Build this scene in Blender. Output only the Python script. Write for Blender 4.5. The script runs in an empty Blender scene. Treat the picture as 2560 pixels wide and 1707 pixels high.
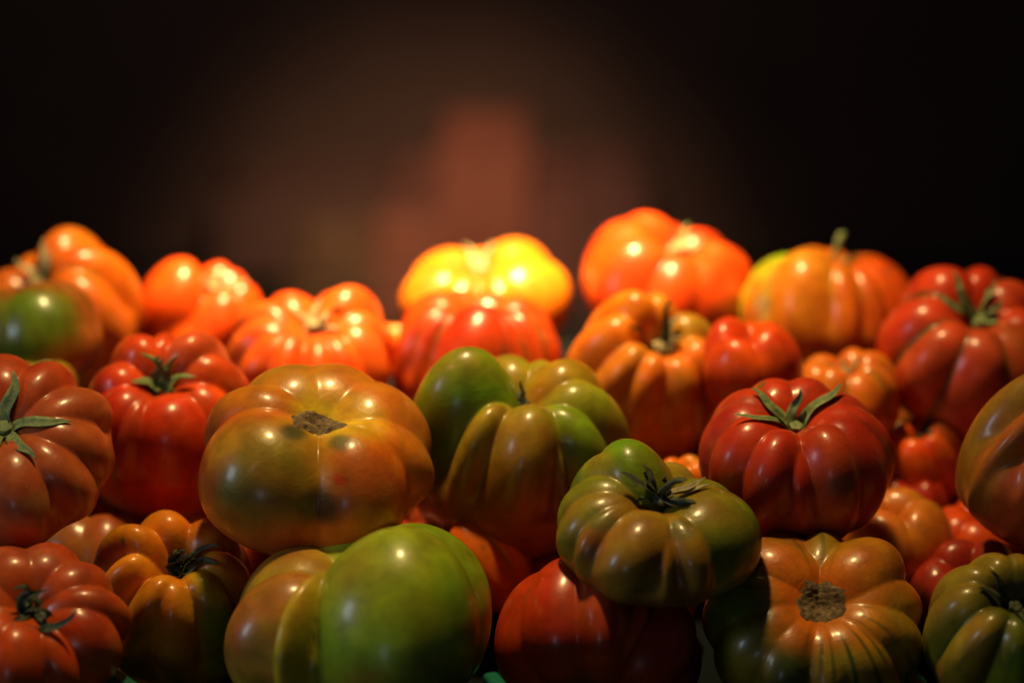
import bpy, math, random
import numpy as np
from mathutils import Matrix, Vector

R = math.radians
S = bpy.context.scene
COL = S.collection

# ------------------------------------------------------------------ camera
PITCH = R(18.0)
CAM = Vector((0, 0, 0.5))
LENS = 85.0
cam_d = bpy.data.cameras.new('camera')
cam = bpy.data.objects.new('camera', cam_d)
COL.objects.link(cam)
cam.location = CAM
cam.rotation_euler = (R(90) - PITCH, 0, 0)
cam_d.lens = LENS
cam_d.sensor_width = 36
cam_d.clip_start = 0.05
cam_d.clip_end = 100
cam_d.dof.use_dof = True
cam_d.dof.focus_distance = 0.965
cam_d.dof.aperture_fstop = 3.4
cam_d.dof.aperture_blades = 0
S.camera = cam

# ------------------------------------------------------------------ world, lamps, exposure
w = bpy.data.worlds.new('World')
S.world = w
w.use_nodes = True
w.node_tree.nodes['Background'].inputs[0].default_value = (0.30, 0.34, 0.60, 1)
w.node_tree.nodes['Background'].inputs[1].default_value = 0.022
S.view_settings.view_transform = 'Standard'
S.view_settings.look = 'None'
S.view_settings.exposure = 0.0
S.view_settings.gamma = 1.0


def lamp(name, kind, loc, target, power, color, **kw):
    d = bpy.data.lights.new(name, kind)
    d.energy = power
    d.color = color
    for k, v in kw.items():
        setattr(d, k, v)
    o = bpy.data.objects.new(name, d)
    COL.objects.link(o)
    o.location = loc
    o.rotation_euler = (Vector(target) - Vector(loc)).to_track_quat('-Z', 'Y').to_euler()
    return o


# a narrow warm display spot over the back of the heap, its wide spill, a cool daylight spill from the left
WARM = (1.0, 0.69, 0.28)
lamp('display_spot', 'SPOT', (-0.02, 1.18, 0.86), (-0.045, 1.285, 0.12), 165, WARM,
     spot_size=R(41), spot_blend=1.0, shadow_soft_size=0.032)
lamp('display_spot', 'SPOT', (-0.06, 1.10, 0.92), (-0.02, 1.20, 0.12), 40, WARM,
     spot_size=R(50), spot_blend=1.0, shadow_soft_size=0.032)
lamp('display_spot_spill', 'SPOT', (-0.06, 1.04, 0.92), (0.0, 1.05, 0.12), 22, WARM,
     spot_size=R(72), spot_blend=1.0, shadow_soft_size=0.032)
lamp('window_spill', 'AREA', (-0.85, 0.62, 0.46), (0.0, 0.97, 0.13), 1.2, (0.70, 0.84, 1.0),
     shape='RECTANGLE', size=0.18, size_y=0.22)
lamp('aisle_spill', 'AREA', (-0.22, 0.20, 0.20), (0.0, 1.0, 0.13), 0.10, (0.70, 0.82, 1.0),
     shape='RECTANGLE', size=0.12, size_y=0.12)
lamp('far_stall_lamp', 'SPOT', (-0.06, 2.05, 0.50), (-0.10, 3.3, -0.50), 50, (1.0, 0.74, 0.50),
     spot_size=R(34), spot_blend=1.0, shadow_soft_size=0.10)
lamp('panel_fill', 'SPOT', (-0.1, 2.2, 0.9), (-0.20, 3.46, -0.02), 3.2, (0.95, 0.92, 0.90),  # added fill without a source of its own; greys the panel's top
     spot_size=R(75), spot_blend=1.0, shadow_soft_size=0.10)


# ------------------------------------------------------------------ materials
def new_mat(name):
    m = bpy.data.materials.new(name)
    m.use_nodes = True
    nt = m.node_tree
    return m, nt, nt.nodes['Principled BSDF']


def node(nt, kind, **kw):
    n = nt.nodes.new(kind)
    for k, v in kw.items():
        if k.startswith('i_'):
            n.inputs[k[2:].replace('_', ' ')].default_value = v
        else:
            setattr(n, k, v)
    return n


def skin_material():
    m, nt, b = new_mat('tomato_skin')
    L = nt.links.new
    at = node(nt, 'ShaderNodeAttribute', attribute_name='skin')
    gl = node(nt, 'ShaderNodeAttribute', attribute_name='wrinkle')
    tc = node(nt, 'ShaderNodeTexCoord')
    n1 = node(nt, 'ShaderNodeTexNoise', i_Scale=90.0, i_Detail=6.0, i_Roughness=0.65)
    L(tc.outputs['Object'], n1.inputs['Vector'])
    r1 = node(nt, 'ShaderNodeMapRange')
    r1.inputs[1].default_value = 0.3
    r1.inputs[2].default_value = 0.7
    r1.inputs[3].default_value = 0.72
    r1.inputs[4].default_value = 1.28
    L(n1.outputs[0], r1.inputs[0])
    mul = node(nt, 'ShaderNodeVectorMath', operation='SCALE')
    L(at.outputs['Color'], mul.inputs[0])
    L(r1.outputs[0], mul.inputs['Scale'])
    # pale pin-prick specks
    vo = node(nt, 'ShaderNodeTexVoronoi', i_Scale=330.0)
    L(tc.outputs['Object'], vo.inputs['Vector'])
    r2 = node(nt, 'ShaderNodeMapRange')
    r2.inputs[1].default_value = 0.07
    r2.inputs[2].default_value = 0.15
    r2.inputs[3].default_value = 0.5
    r2.inputs[4].default_value = 0.0
    L(vo.outputs['Distance'], r2.inputs[0])
    n3 = node(nt, 'ShaderNodeTexNoise', i_Scale=38.0, i_Detail=2.0)
    L(tc.outputs['Object'], n3.inputs['Vector'])
    r3 = node(nt, 'ShaderNodeMapRange')
    r3.inputs[1].default_value = 0.55
    r3.inputs[2].default_value = 0.75
    L(n3.outputs[0], r3.inputs[0])
    mm = node(nt, 'ShaderNodeMath', operation='MULTIPLY')
    L(r2.outputs[0], mm.inputs[0])
    L(r3.outputs[0], mm.inputs[1])
    mix = node(nt, 'ShaderNodeMix', data_type='RGBA')
    L(mm.outputs[0], mix.inputs['Factor'])
    L(mul.outputs[0], mix.inputs['A'])
    mix.inputs['B'].default_value = (0.50, 0.38, 0.16, 1)
    L(mix.outputs['Result'], b.inputs['Base Color'])
    # roughness breaks up a little
    n4 = node(nt, 'ShaderNodeTexNoise', i_Scale=60.0, i_Detail=5.0)
    L(tc.outputs['Object'], n4.inputs['Vector'])
    r4 = node(nt, 'ShaderNodeMapRange')
    r4.inputs[3].default_value = 0.27
    r4.inputs[4].default_value = 0.46
    L(n4.outputs[0], r4.inputs[0])
    L(r4.outputs[0], b.inputs['Roughness'])
    b.inputs['IOR'].default_value = 1.45
    b.inputs['Specular IOR Level'].default_value = 0.34
    b.inputs['Coat Weight'].default_value = 0.32
    b.inputs['Coat Roughness'].default_value = 0.18
    b.inputs['Subsurface Weight'].default_value = 0.15
    b.inputs['Subsurface Radius'].default_value = (1.0, 0.28, 0.06)
    b.inputs['Subsurface Scale'].default_value = 0.006
    # fine skin relief: an even orange-peel plus stretched crinkle on the shoulders
    bm1 = node(nt, 'ShaderNodeBump', i_Strength=0.10, i_Distance=0.0006)
    n5 = node(nt, 'ShaderNodeTexNoise', i_Scale=420.0, i_Detail=3.0)
    L(tc.outputs['Object'], n5.inputs['Vector'])
    L(n5.outputs[0], bm1.inputs['Height'])
    mp = node(nt, 'ShaderNodeMapping')
    mp.inputs['Scale'].default_value = (1, 1, 2.6)
    L(tc.outputs['Object'], mp.inputs['Vector'])
    n6 = node(nt, 'ShaderNodeTexNoise', i_Scale=170.0, i_Detail=4.0, i_Distortion=0.8)
    L(mp.outputs[0], n6.inputs['Vector'])
    hm = node(nt, 'ShaderNodeMath', operation='MULTIPLY')
    L(n6.outputs[0], hm.inputs[0])
    L(gl.outputs['Fac'], hm.inputs[1])
    bm2 = node(nt, 'ShaderNodeBump', i_Strength=0.55, i_Distance=0.0014)
    L(hm.outputs[0], bm2.inputs['Height'])
    L(bm1.outputs[0], bm2.inputs['Normal'])
    L(bm2.outputs[0], b.inputs['Normal'])
    return m


def plant_material(name, c1, c2, scale=220, rough=0.75, bump=0.5, dist=0.0012):
    m, nt, b = new_mat(name)
    L = nt.links.new
    tc = node(nt, 'ShaderNodeTexCoord')
    n = node(nt, 'ShaderNodeTexNoise', i_Scale=float(scale), i_Detail=6.0, i_Roughness=0.7)
    L(tc.outputs['Object'], n.inputs['Vector'])
    cr = node(nt, 'ShaderNodeValToRGB')
    cr.color_ramp.elements[0].position = 0.35
    cr.color_ramp.elements[1].position = 0.68
    cr.color_ramp.elements[0].color = (*c1, 1)
    cr.color_ramp.elements[1].color = (*c2, 1)
    L(n.outputs[0], cr.inputs[0])
    L(cr.outputs[0], b.inputs['Base Color'])
    b.inputs['Roughness'].default_value = rough
    bp = node(nt, 'ShaderNodeBump', i_Strength=bump, i_Distance=dist)
    L(n.outputs[0], bp.inputs['Height'])
    L(bp.outputs[0], b.inputs['Normal'])
    return m


M_SKIN = skin_material()
M_GREEN = plant_material('calyx_green', (0.07, 0.11, 0.035), (0.27, 0.33, 0.13))
M_DARK = plant_material('calyx_dark_green', (0.022, 0.034, 0.014), (0.085, 0.10, 0.045))
M_DRY = plant_material('calyx_dried', (0.16, 0.12, 0.05), (0.42, 0.36, 0.19))
M_SCAR = plant_material('corky_stem_scar', (0.06, 0.032, 0.015), (0.36, 0.25, 0.12), 300, 0.9, 1.0, 0.003)
M_TRAY = plant_material('teal_plastic', (0.004, 0.09, 0.065), (0.006, 0.12, 0.085), 30, 0.35, 0.05)
M_WALL = plant_material('dark_wall', (0.050, 0.034, 0.028), (0.085, 0.055, 0.045), 1.2, 0.9, 0.1)
M_TRAY_SHADE = plant_material('shaded_tray', (.0015, .003, .0045), (.003, .006, .007), 40, .9, .2)  # the tray's plastic under the heap, its colour darkened to stand for shade
M_TRAY_SHADE.node_tree.nodes['Principled BSDF'].inputs['Specular IOR Level'].default_value = 0.1
M_TABLE = plant_material('shaded_table', (.002, .002, .004), (.004, .004, .006), 30, .9, .2)  # table wood coloured near black so the gaps read as shade
M_TABLE.node_tree.nodes['Principled BSDF'].inputs['Specular IOR Level'].default_value = 0.1
M_BOARD = plant_material('shelf_wood', (0.05, 0.03, 0.02), (0.10, 0.06, 0.035), 12, 0.8, 0.2)


# ------------------------------------------------------------------ helpers
def mesh_object(name, verts, faces, mats, parent=None, smooth=True):
    me = bpy.data.meshes.new(name)
    me.from_pydata([tuple(v) for v in verts], [], faces)
    me.update()
    if smooth:
        me.polygons.foreach_set('use_smooth', [True] * len(me.polygons))
    me.materials.append(mats)
    o = bpy.data.objects.new(name, me)
    COL.objects.link(o)
    if parent:
        o.parent = parent
    return o


def grid_object(name, P, mat, parent=None, close_u=True, pole0=True, pole1=True):
    """P: (nv, nt, 3) rows from pole to pole."""
    nv, nt = P.shape[:2]
    V = P.reshape(-1, 3)
    i = np.arange(nv - 1)[:, None]
    j = np.arange(nt if close_u else nt - 1)[None, :]
    j2 = (j + 1) % nt
    q = np.stack([i * nt + j + 0 * j2, (i + 1) * nt + j, (i + 1) * nt + j2, i * nt + j2], -1).reshape(-1, 4)
    me = bpy.data.meshes.new(name)
    me.vertices.add(len(V))
    me.vertices.foreach_set('co', V.astype(np.float32).ravel())
    me.loops.add(len(q) * 4)
    me.loops.foreach_set('vertex_index', q.astype(np.int32).ravel())
    me.polygons.add(len(q))
    me.polygons.foreach_set('loop_start', np.arange(len(q), dtype=np.int32) * 4)
    me.polygons.foreach_set('loop_total', np.full(len(q), 4, dtype=np.int32))
    me.polygons.foreach_set('use_smooth', np.ones(len(q), dtype=bool))
    me.update(calc_edges=True)
    me.validate()
    me.materials.append(mat)
    o = bpy.data.objects.new(name, me)
    COL.objects.link(o)
    if parent:
        o.parent = parent
    return o


def sstep(a, b, x):
    t = np.clip((x - a) / (b - a), 0, 1)
    return t * t * (3 - 2 * t)


def wav(p, seed, freq):
    """soft 3-D noise, about -1..1"""
    r = np.random.RandomState(seed)
    s = 0
    for k in range(7):
        d = r.normal(size=3)
        d /= np.linalg.norm(d)
        f = freq * (0.6 + 1.1 * r.rand())
        s = s + np.sin(p @ d * f + r.rand() * 6.28)
    return s / 3.2


class Shape:
    """a tomato grown from overlapping lobes round the local +Z stem axis; theta 0 is local -Y, 90 is local +X.
    Each lobe is (start angle, reach, height, crease): it runs to the next lobe's start angle."""

    def __init__(self, lobes, seed=0, pit=0.30, pw=0.30, squar=0.85, taper=0.0, fade=0.9, twist=0.0,
                 noise=0.03, core=1.0, sharp=90.0, depth=0.20, fill=0.76):
        self.depth, self.fill = depth, fill
        lobes = sorted(lobes)
        self.n = len(lobes)
        c = np.array([l[0] for l in lobes], float)
        w = np.diff(np.append(c, c[0] + 360))
        r = np.random.RandomState(seed + 77)
        D = np.array([l[3] for l in lobes], float)
        D = (D + np.roll(D, -1)) / 2
        self.R = R_ = np.array([l[1] for l in lobes], float)
        self.H = H_ = np.array([l[2] for l in lobes], float)
        self.tc = np.radians(c + w / 2)
        self.m = 0.44 * R_
        hw = np.radians(np.minimum(w, 92) / 2)
        r_ = (1 - 1.10 * D) * R_
        bb = R_ - self.m
        self.a = r_ * np.sin(hw) / np.sqrt(np.clip(1 - ((r_ * np.cos(hw) - self.m) / bb) ** 2, 0.12, 1))
        self.a = np.clip(self.a, 0.09, 0.80)
        self.b = (R_ - self.m)
        self.h = 0.80 * H_ * (0.96 + 0.04 * np.minimum(self.a / 0.4, 1))
        self.zc = 0.10 + 0.30 * (H_ - 1)
        self.rot = r.uniform(-0.16, 0.16, self.n)
        self.seed, self.pit, self.pw, self.taper = seed, pit * 0.5, pw, taper
        self.twist, self.noise, self.core, self.sharp, self.fade = twist, noise, core, sharp, fade
        self.wph = r.rand(3) * 6.28
        self.wam = 3 + 4 * r.rand()

    def field(self, U):
        """distance from the centre to each lobe's skin along unit directions U (...,3) -> (...,n)"""
        out = []
        for k in range(self.n):
            t = self.tc[k]
            er = np.array([math.sin(t), -math.cos(t), 0.0])
            et = np.array([math.cos(t), math.sin(t), 0.0])
            ez = np.array([0, 0, 1.0])
            ca, sa = math.cos(self.rot[k]), math.sin(self.rot[k])
            e1, e2 = et * ca + ez * sa, ez * ca - et * sa
            c = er * self.m[k] + ez * self.zc[k]
            S_ = np.stack([er / self.b[k], e1 / self.a[k], e2 / self.h[k]], 0)
            u, q = U @ S_.T, S_ @ c
            A = (u * u).sum(-1)
            B = u @ q
            Cc = q @ q - 1
            disc = B * B - A * Cc
            x = (B + np.sqrt(np.maximum(disc, 1e-9))) / A
            out.append(np.where((disc > 0) & (x > 0), x, 0.25))
        return np.stack(out, -1)

    def dirs(self, th, phi):
        th, phi = np.broadcast_arrays(np.asarray(th, float), np.asarray(phi, float))
        t = np.radians(th + self.twist * (phi - 1) + self.wam * np.sin(phi * 2.1 + self.wph[0] + np.radians(th)) * sstep(0.1, 0.8, phi))
        return np.stack([np.sin(phi) * np.sin(t), -np.sin(phi) * np.cos(t), np.cos(phi)], -1), phi

    def point(self, th, phi):
        U, phi = self.dirs(th, phi)
        F = self.field(U)
        k1 = self.sharp
        mx = F.max(-1)
        E = np.exp(k1 * (F - mx[..., None]))
        r = mx + np.log(E.sum(-1)) / k1
        # a plain body fills the lower half so that the creases run out below the shoulders
        cz, cr, ch = -0.08, 0.955 * self.core, self.fill
        S_ = np.array([1 / cr, 1 / cr, 1 / ch])
        u, q = U * S_, np.array([0, 0, cz / ch])
        A = (u * u).sum(-1)
        B = u @ q
        rc = (B + np.sqrt(np.maximum(B * B - A * (q @ q - 1), 1e-9))) / A
        g = self.fade * sstep(0.70, 1.75, phi)
        mean = float(np.mean(self.R))
        rc = rc * (1 - self.depth * (1 - g)) * mean
        kk = 34.0
        m2 = np.maximum(r, rc)
        rs = m2 + np.log(np.exp(kk * (r - m2)) + np.exp(kk * (rc - m2))) / kk - 0.02
        p = U * rs[..., None]
        rho = np.hypot(p[..., 0], p[..., 1])
        p = p.copy()
        p[..., 2] -= self.pit * np.exp(-(rho / self.pw) ** 2) * (U[..., 2] > 0)
        p[..., 2] += 0.06 * np.exp(-(rho / 0.22) ** 2) * (U[..., 2] < 0)
        if self.taper:
            k = (1 - self.taper * sstep(0.15, -0.8, p[..., 2]))[..., None]
            p[..., :2] *= k
        if self.noise:
            q = p.copy()
            ds = 1 + self.noise * wav(q, self.seed + 5, 2.6) + self.noise * 0.4 * wav(q, self.seed + 9, 6.0)
            p = p * ds[..., None]
        Fs = np.sort(F, -1)
        gap = (Fs[..., -1] - Fs[..., -2]) * (1 - 0.0 * g)
        E2 = np.exp(20 * (F - mx[..., None]))
        W = E2 / E2.sum(-1, keepdims=True)
        Lc = np.clip(gap / 0.16, 0, 1)
        return p, Lc, W

    def at(self, th, phi):
        return self.point(th, phi)[0]


# ------------------------------------------------------------------ placing from the photograph's layout
VW, VH = 2352.0, 1568.0
K = VW * LENS / 36.0
CR = Matrix.Rotation(R(90) - PITCH, 3, 'X')


def spot3(x, y, d):
    v = Vector(((x - VW / 2) / K * d, (VH / 2 - y) / K * d, -d))
    return CAM + CR @ v


def frame(tilt, roll):
    t, r = R(tilt), R(roll)
    A = Vector((math.sin(r) * math.cos(t), math.cos(r) * math.cos(t), math.sin(t)))
    Rr = Vector((math.cos(r), -math.sin(r), 0))
    F = Rr.cross(A)
    return CR @ Matrix((Rr, -F, A)).transposed()


def fit(P, box, d, tilt, roll, sa0):
    """size and place the body so that it fills the measured box at distance d"""
    x0, x1, y0, y1 = box
    M = np.array(CR.inverted() @ frame(tilt, roll))
    Q = P[::2, ::2].reshape(-1, 3)
    s, sa = (x1 - x0) / 2 / K * d, sa0
    c = np.array([((x0 + x1) / 2 - VW / 2) / K * d, (VH / 2 - (y0 + y1) / 2) / K * d, -d])
    for it in range(14):
        q = (Q * np.array([s, s, s * sa])) @ M.T + c
        px = VW / 2 + q[:, 0] / -q[:, 2] * K
        py = VH / 2 - q[:, 1] / -q[:, 2] * K
        W, H = px.max() - px.min(), py.max() - py.min()
        s *= (x1 - x0) / W
        sa = float(np.clip(sa * ((y1 - y0) / H * W / (x1 - x0)) ** 1.2, 0.60, 1.25))
        c[0] += ((x0 + x1) / 2 - (px.max() + px.min()) / 2) / K * d
        c[1] -= ((y0 + y1) / 2 - (py.max() + py.min()) / 2) / K * d
    return s, sa, CAM + CR @ Vector(c), (W, H)


RED = (0.50, 0.035, 0.006)
DRED = (0.30, 0.018, 0.008)
ORED = (0.60, 0.066, 0.004)
ORANGE = (0.64, 0.14, 0.006)
AMBER = (0.62, 0.27, 0.018)
YELLOW = (0.62, 0.42, 0.02)
BRICK = (0.42, 0.085, 0.022)
BROWN = (0.30, 0.10, 0.016)
OLIVE = (0.26, 0.19, 0.014)
GREEN = (0.13, 0.25, 0.008)
LIME = (0.30, 0.36, 0.016)
DGREEN = (0.055, 0.085, 0.010)
GREY = (0.10, 0.11, 0.04)


def paint(P, Lc, W, th, phi, spec):
    """the skin's own colours: ripe and unripe patches, green seams, shoulders"""
    A, B = np.array(spec['c'][0]), np.array(spec['c'][1])
    seed = spec.get('seed', 1)
    m = np.clip(0.5 + 0.55 * wav(P, seed + 31, 2.6) + 0.22 * wav(P, seed + 32, 9) + 0.10 * wav(P, seed + 33, 24), 0, 1)[..., None]
    C = A * (1 - m) + B * m
    for k, (col, st) in spec.get('tint', {}).items():
        mk = np.clip(W[..., k][..., None] * st, 0, 1)
        mk = mk * np.clip(0.72 + 0.45 * wav(P, seed + 41 + k, 3.2) + 0.15 * wav(P, seed + 42 + k, 11), 0, 1)[..., None]
        C = C * (1 - mk) + np.array(col) * mk
    if 'shoulder' in spec:
        col, st, ext = spec['shoulder']
        ph = np.broadcast_to(phi, P.shape[:-1]) + 0.18 * wav(P, seed + 51, 5)
        mk = (st * (1 - sstep(ext * 0.35, ext, ph)))[..., None]
        C = C * (1 - mk) + np.array(col) * mk
    if 'bottom' in spec:
        col, st, ext = spec['bottom']
        ph = np.broadcast_to(phi, P.shape[:-1]) + 0.2 * wav(P, seed + 52, 4)
        mk = (st * sstep(ext - 0.45, ext + 0.45, ph))[..., None]
        C = C * (1 - mk) + np.array(col) * mk
    if 'seam' in spec:
        col, st = spec['seam']
        mk = (st * np.exp(-(Lc / 0.30) ** 2) * sstep(0.25, 0.8, phi) *
              np.clip(0.55 + 0.8 * wav(P, seed + 61, 3.5), 0, 1))[..., None]
        C = C * (1 - mk) + np.array(col) * mk
    if 'streak' in spec:
        col, st = spec['streak']
        tr = np.radians(th)
        sv = np.sin(tr * 23 + 2.2 * wav(P, seed + 71, 3)) * 0.5 + np.sin(tr * 41 + 3 * wav(P, seed + 72, 3)) * 0.5
        mk = (st * sstep(0.1, 0.9, sv) * np.clip(0.3 + 0.9 * wav(P, seed + 73, 4), 0, 1) * sstep(0.2, 0.6, phi))[..., None]
        C = C * (1 - mk) + np.array(col) * mk
    U = P / np.linalg.norm(P, axis=-1, keepdims=True)
    for (t0, p0, rad, col, st) in spec.get('patch', []):
        a, b = R(t0), R(p0)
        dd = np.array([math.sin(b) * math.sin(a), -math.sin(b) * math.cos(a), math.cos(b)])
        ang = np.arccos(np.clip(U @ dd, -1, 1)) + R(rad) * 0.22 * wav(P, seed + int(t0) % 97, 5)
        mk = (st * (1 - sstep(R(rad) * 0.45, R(rad) * 1.15, ang)))[..., None]
        C = C * (1 - mk) + np.array(col) * mk
    if P.shape[1] >= 200:
        rs = np.random.RandomState(seed + 900)
        for _ in range(7):
            ti, pi_ = rs.randint(P.shape[1]), rs.randint(int(P.shape[0] * .15), int(P.shape[0] * .6))
            c0 = U[pi_, ti]
            ax = np.cross(c0, rs.normal(size=3))
            ax /= np.linalg.norm(ax)
            dv = U - c0
            al, ac = np.abs(dv @ ax), np.linalg.norm(dv - (dv @ ax)[..., None] * ax, axis=-1)
            ln_, wd_ = rs.uniform(.015, .07), rs.uniform(.010, .022)
            mk = (rs.uniform(.35, .8) * np.exp(-(al / ln_) ** 2 - (ac / wd_) ** 2))[..., None]
            C = C * (1 - mk) + np.array([(.20, .13, .06), (.08, .05, .02), (.45, .30, .12)][rs.randint(3)]) * mk
    hue = (0.10 * wav(P, seed + 81, 6) + 0.08 * wav(P, seed + 82, 17))[..., None]
    C = C * (1 + hue * np.array([0.5, 1.6, 0.4]))
    return np.clip(C, 0.002, 0.9)


def even_lobes(n, seed, dep=0.08, var=0.06, start=0):
    r = random.Random(seed)
    ws = [1 + r.uniform(-.4, .5) for _ in range(n)]
    t, out = start, []
    for a in ws:
        out.append((t, 1 + r.uniform(-var, var), 1 + r.uniform(-var, var) * 1.5, dep * r.uniform(.6, 1.3)))
        t += a / sum(ws) * 360
    return out


GROUP = 'heirloom tomatoes heaped on the stall'


def sepal(shape, S3, spec, mat, parent, seed):
    """one leaf of the calyx: (theta, length, lift0, curl, width, sway) in units of the tomato's radius"""
    th, ln, a0, curl, wd, sway = spec
    r = random.Random(seed)
    N = 15
    ph = np.linspace(0.0, 1.45, 40)
    prof = shape.at(np.full(40, float(th)), ph)
    pr = np.hypot(prof[:, 0], prof[:, 1])
    mono = np.argmax(pr) + 1
    pts = []
    x, z, side = 0.03, shape.at(0.0, 0.0)[2] + 0.03, 0.0
    for i in range(N):
        s = i / (N - 1)
        al = R(a0 + curl * s)
        if x < pr[:mono].max() and x > 0:
            floor_z = np.interp(x, pr[:mono], prof[:mono, 2]) + 0.022
            z = max(z, floor_z) if s < 0.9 or z < floor_z else z
        pts.append((x, side, z))
        x += math.cos(al) * ln / (N - 1)
        z += math.sin(al) * ln / (N - 1)
        side += (R(sway) * s * 1.3 + 0.35 * math.sin(s * 7 + seed)) * ln / (N - 1)
    c, s_ = math.sin(R(th)), -math.cos(R(th))
    V, F = [], []
    P3 = [Vector((c * p[0] - s_ * p[1], s_ * p[0] + c * p[1], p[2])) for p in pts]
    tw = r.uniform(-0.5, 0.5)
    for i, p in enumerate(P3):
        t = i / (N - 1)
        d = (P3[min(i + 1, N - 1)] - P3[max(i - 1, 0)]).normalized()
        sd = d.cross(Vector((0, 0, 1)))
        if sd.length < 0.2:
            sd = Vector((s_, -c, 0))
        sd.normalize()
        nm = sd.cross(d).normalized()
        sd = (sd * math.cos(tw * t) + nm * math.sin(tw * t)).normalized()
        nm = sd.cross(d).normalized()
        w_ = wd * 0.82 * (0.55 + 0.55 * math.sin(min(1, t * 1.7 + .15) * math.pi * 0.5)) * (1 - t ** 2.2) * (1 + 0.12 * math.sin(9 * t + seed)) + 0.006
        th_ = 0.007 * (1 - 0.7 * t)
        fold = (0.35 + 0.5 * t) * w_
        ring = [(-w_, fold), (-w_ * .5, fold * .25), (0, 0), (w_ * .5, fold * .25), (w_, fold)]
        for (u, h) in ring:
            V.append(p + sd * u + nm * (h + th_))
        for (u, h) in reversed(ring):
            V.append(p + sd * u * .94 + nm * (h - th_ * 0.6))
    m = 10
    for i in range(N - 1):
        for j in range(m):
            F.append((i * m + j, i * m + (j + 1) % m, (i + 1) * m + (j + 1) % m, (i + 1) * m + j))
    F.append(tuple(range(m - 1, -1, -1)))
    F.append(tuple((N - 1) * m + j for j in range(m)))
    V = [(v[0] * S3[0], v[1] * S3[1], v[2] * S3[2]) for v in V]
    return mesh_object('sepal', V, F, mat, parent)


def stalk(shape, S3, ln, rad, lean, lean_dir, mat, parent, seed, hub=0.10):
    """the green knob the sepals grow from and the cut stalk on it, one tapering tube"""
    z0 = float(shape.at(0.0, 0.0)[2])
    r = np.random.RandomState(seed)
    hs = np.array([-0.04, 0.0, 0.03, 0.06, 0.10, 0.18, 0.3, 0.5, 0.75, 0.93, 1.0, 1.0])
    rs = np.array([0.6, 1.0, 1.0, 0.8, 0.55, 0.45, 0.42, 0.42, 0.46, 0.52, 0.42, 0.0])
    m = 18
    P = np.zeros((len(hs), m, 3))
    for i, (h, q) in enumerate(zip(hs, rs)):
        up = max(h, 0) * ln if i > 3 else h
        a = R(lean) * max(h, 0)
        off = math.sin(a) * up
        cz = z0 + 0.02 + math.cos(a) * up
        rr = hub * q if i < 5 else rad * q / 0.45
        for j in range(m):
            t = 2 * math.pi * j / m
            k = rr * (1 + 0.10 * math.sin(5 * t + seed) + 0.05 * r.randn())
            P[i, j] = (off * math.sin(R(lean_dir)) + k * math.sin(t), -off * math.cos(R(lean_dir)) - k * math.cos(t), cz)
    P[-1, :, 2] -= 0.03
    P = P * S3
    return grid_object('calyx', P[::-1], mat, parent)


def scar(shape, S3, ext, mat, parent, seed, el=1.0):
    """the corky disc left where the stalk broke off"""
    th = np.linspace(0, 360, 73)[:-1]
    rr = np.linspace(0, 1, 22) ** 0.8
    r = np.random.RandomState(seed)
    edge = 1 + 0.07 * np.sin(np.radians(th) * 3 + seed) + 0.03 * np.sin(np.radians(th) * 7) + 0.015 * r.randn(72)
    P = []
    for q in rr:
        phi = ext * q * edge * (1 + (el - 1) * np.abs(np.sin(np.radians(th))))
        p = shape.at(th, phi)
        lift = 0.034 * (1 - q ** 6) - 0.012 * (q ** 6) + 0.009 * wav(p, seed, 34) * (q < .98) - 0.014 * np.exp(-(q / 0.3) ** 2)
        p[:, 2] += lift + 0.010 * wav(p, seed + 3, 75) * (q < .98)
        P.append(p)
    return grid_object('stem_scar', np.array(P) * S3, mat, parent)


REPORT = []
PLACED = []
COUNT = 0


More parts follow.
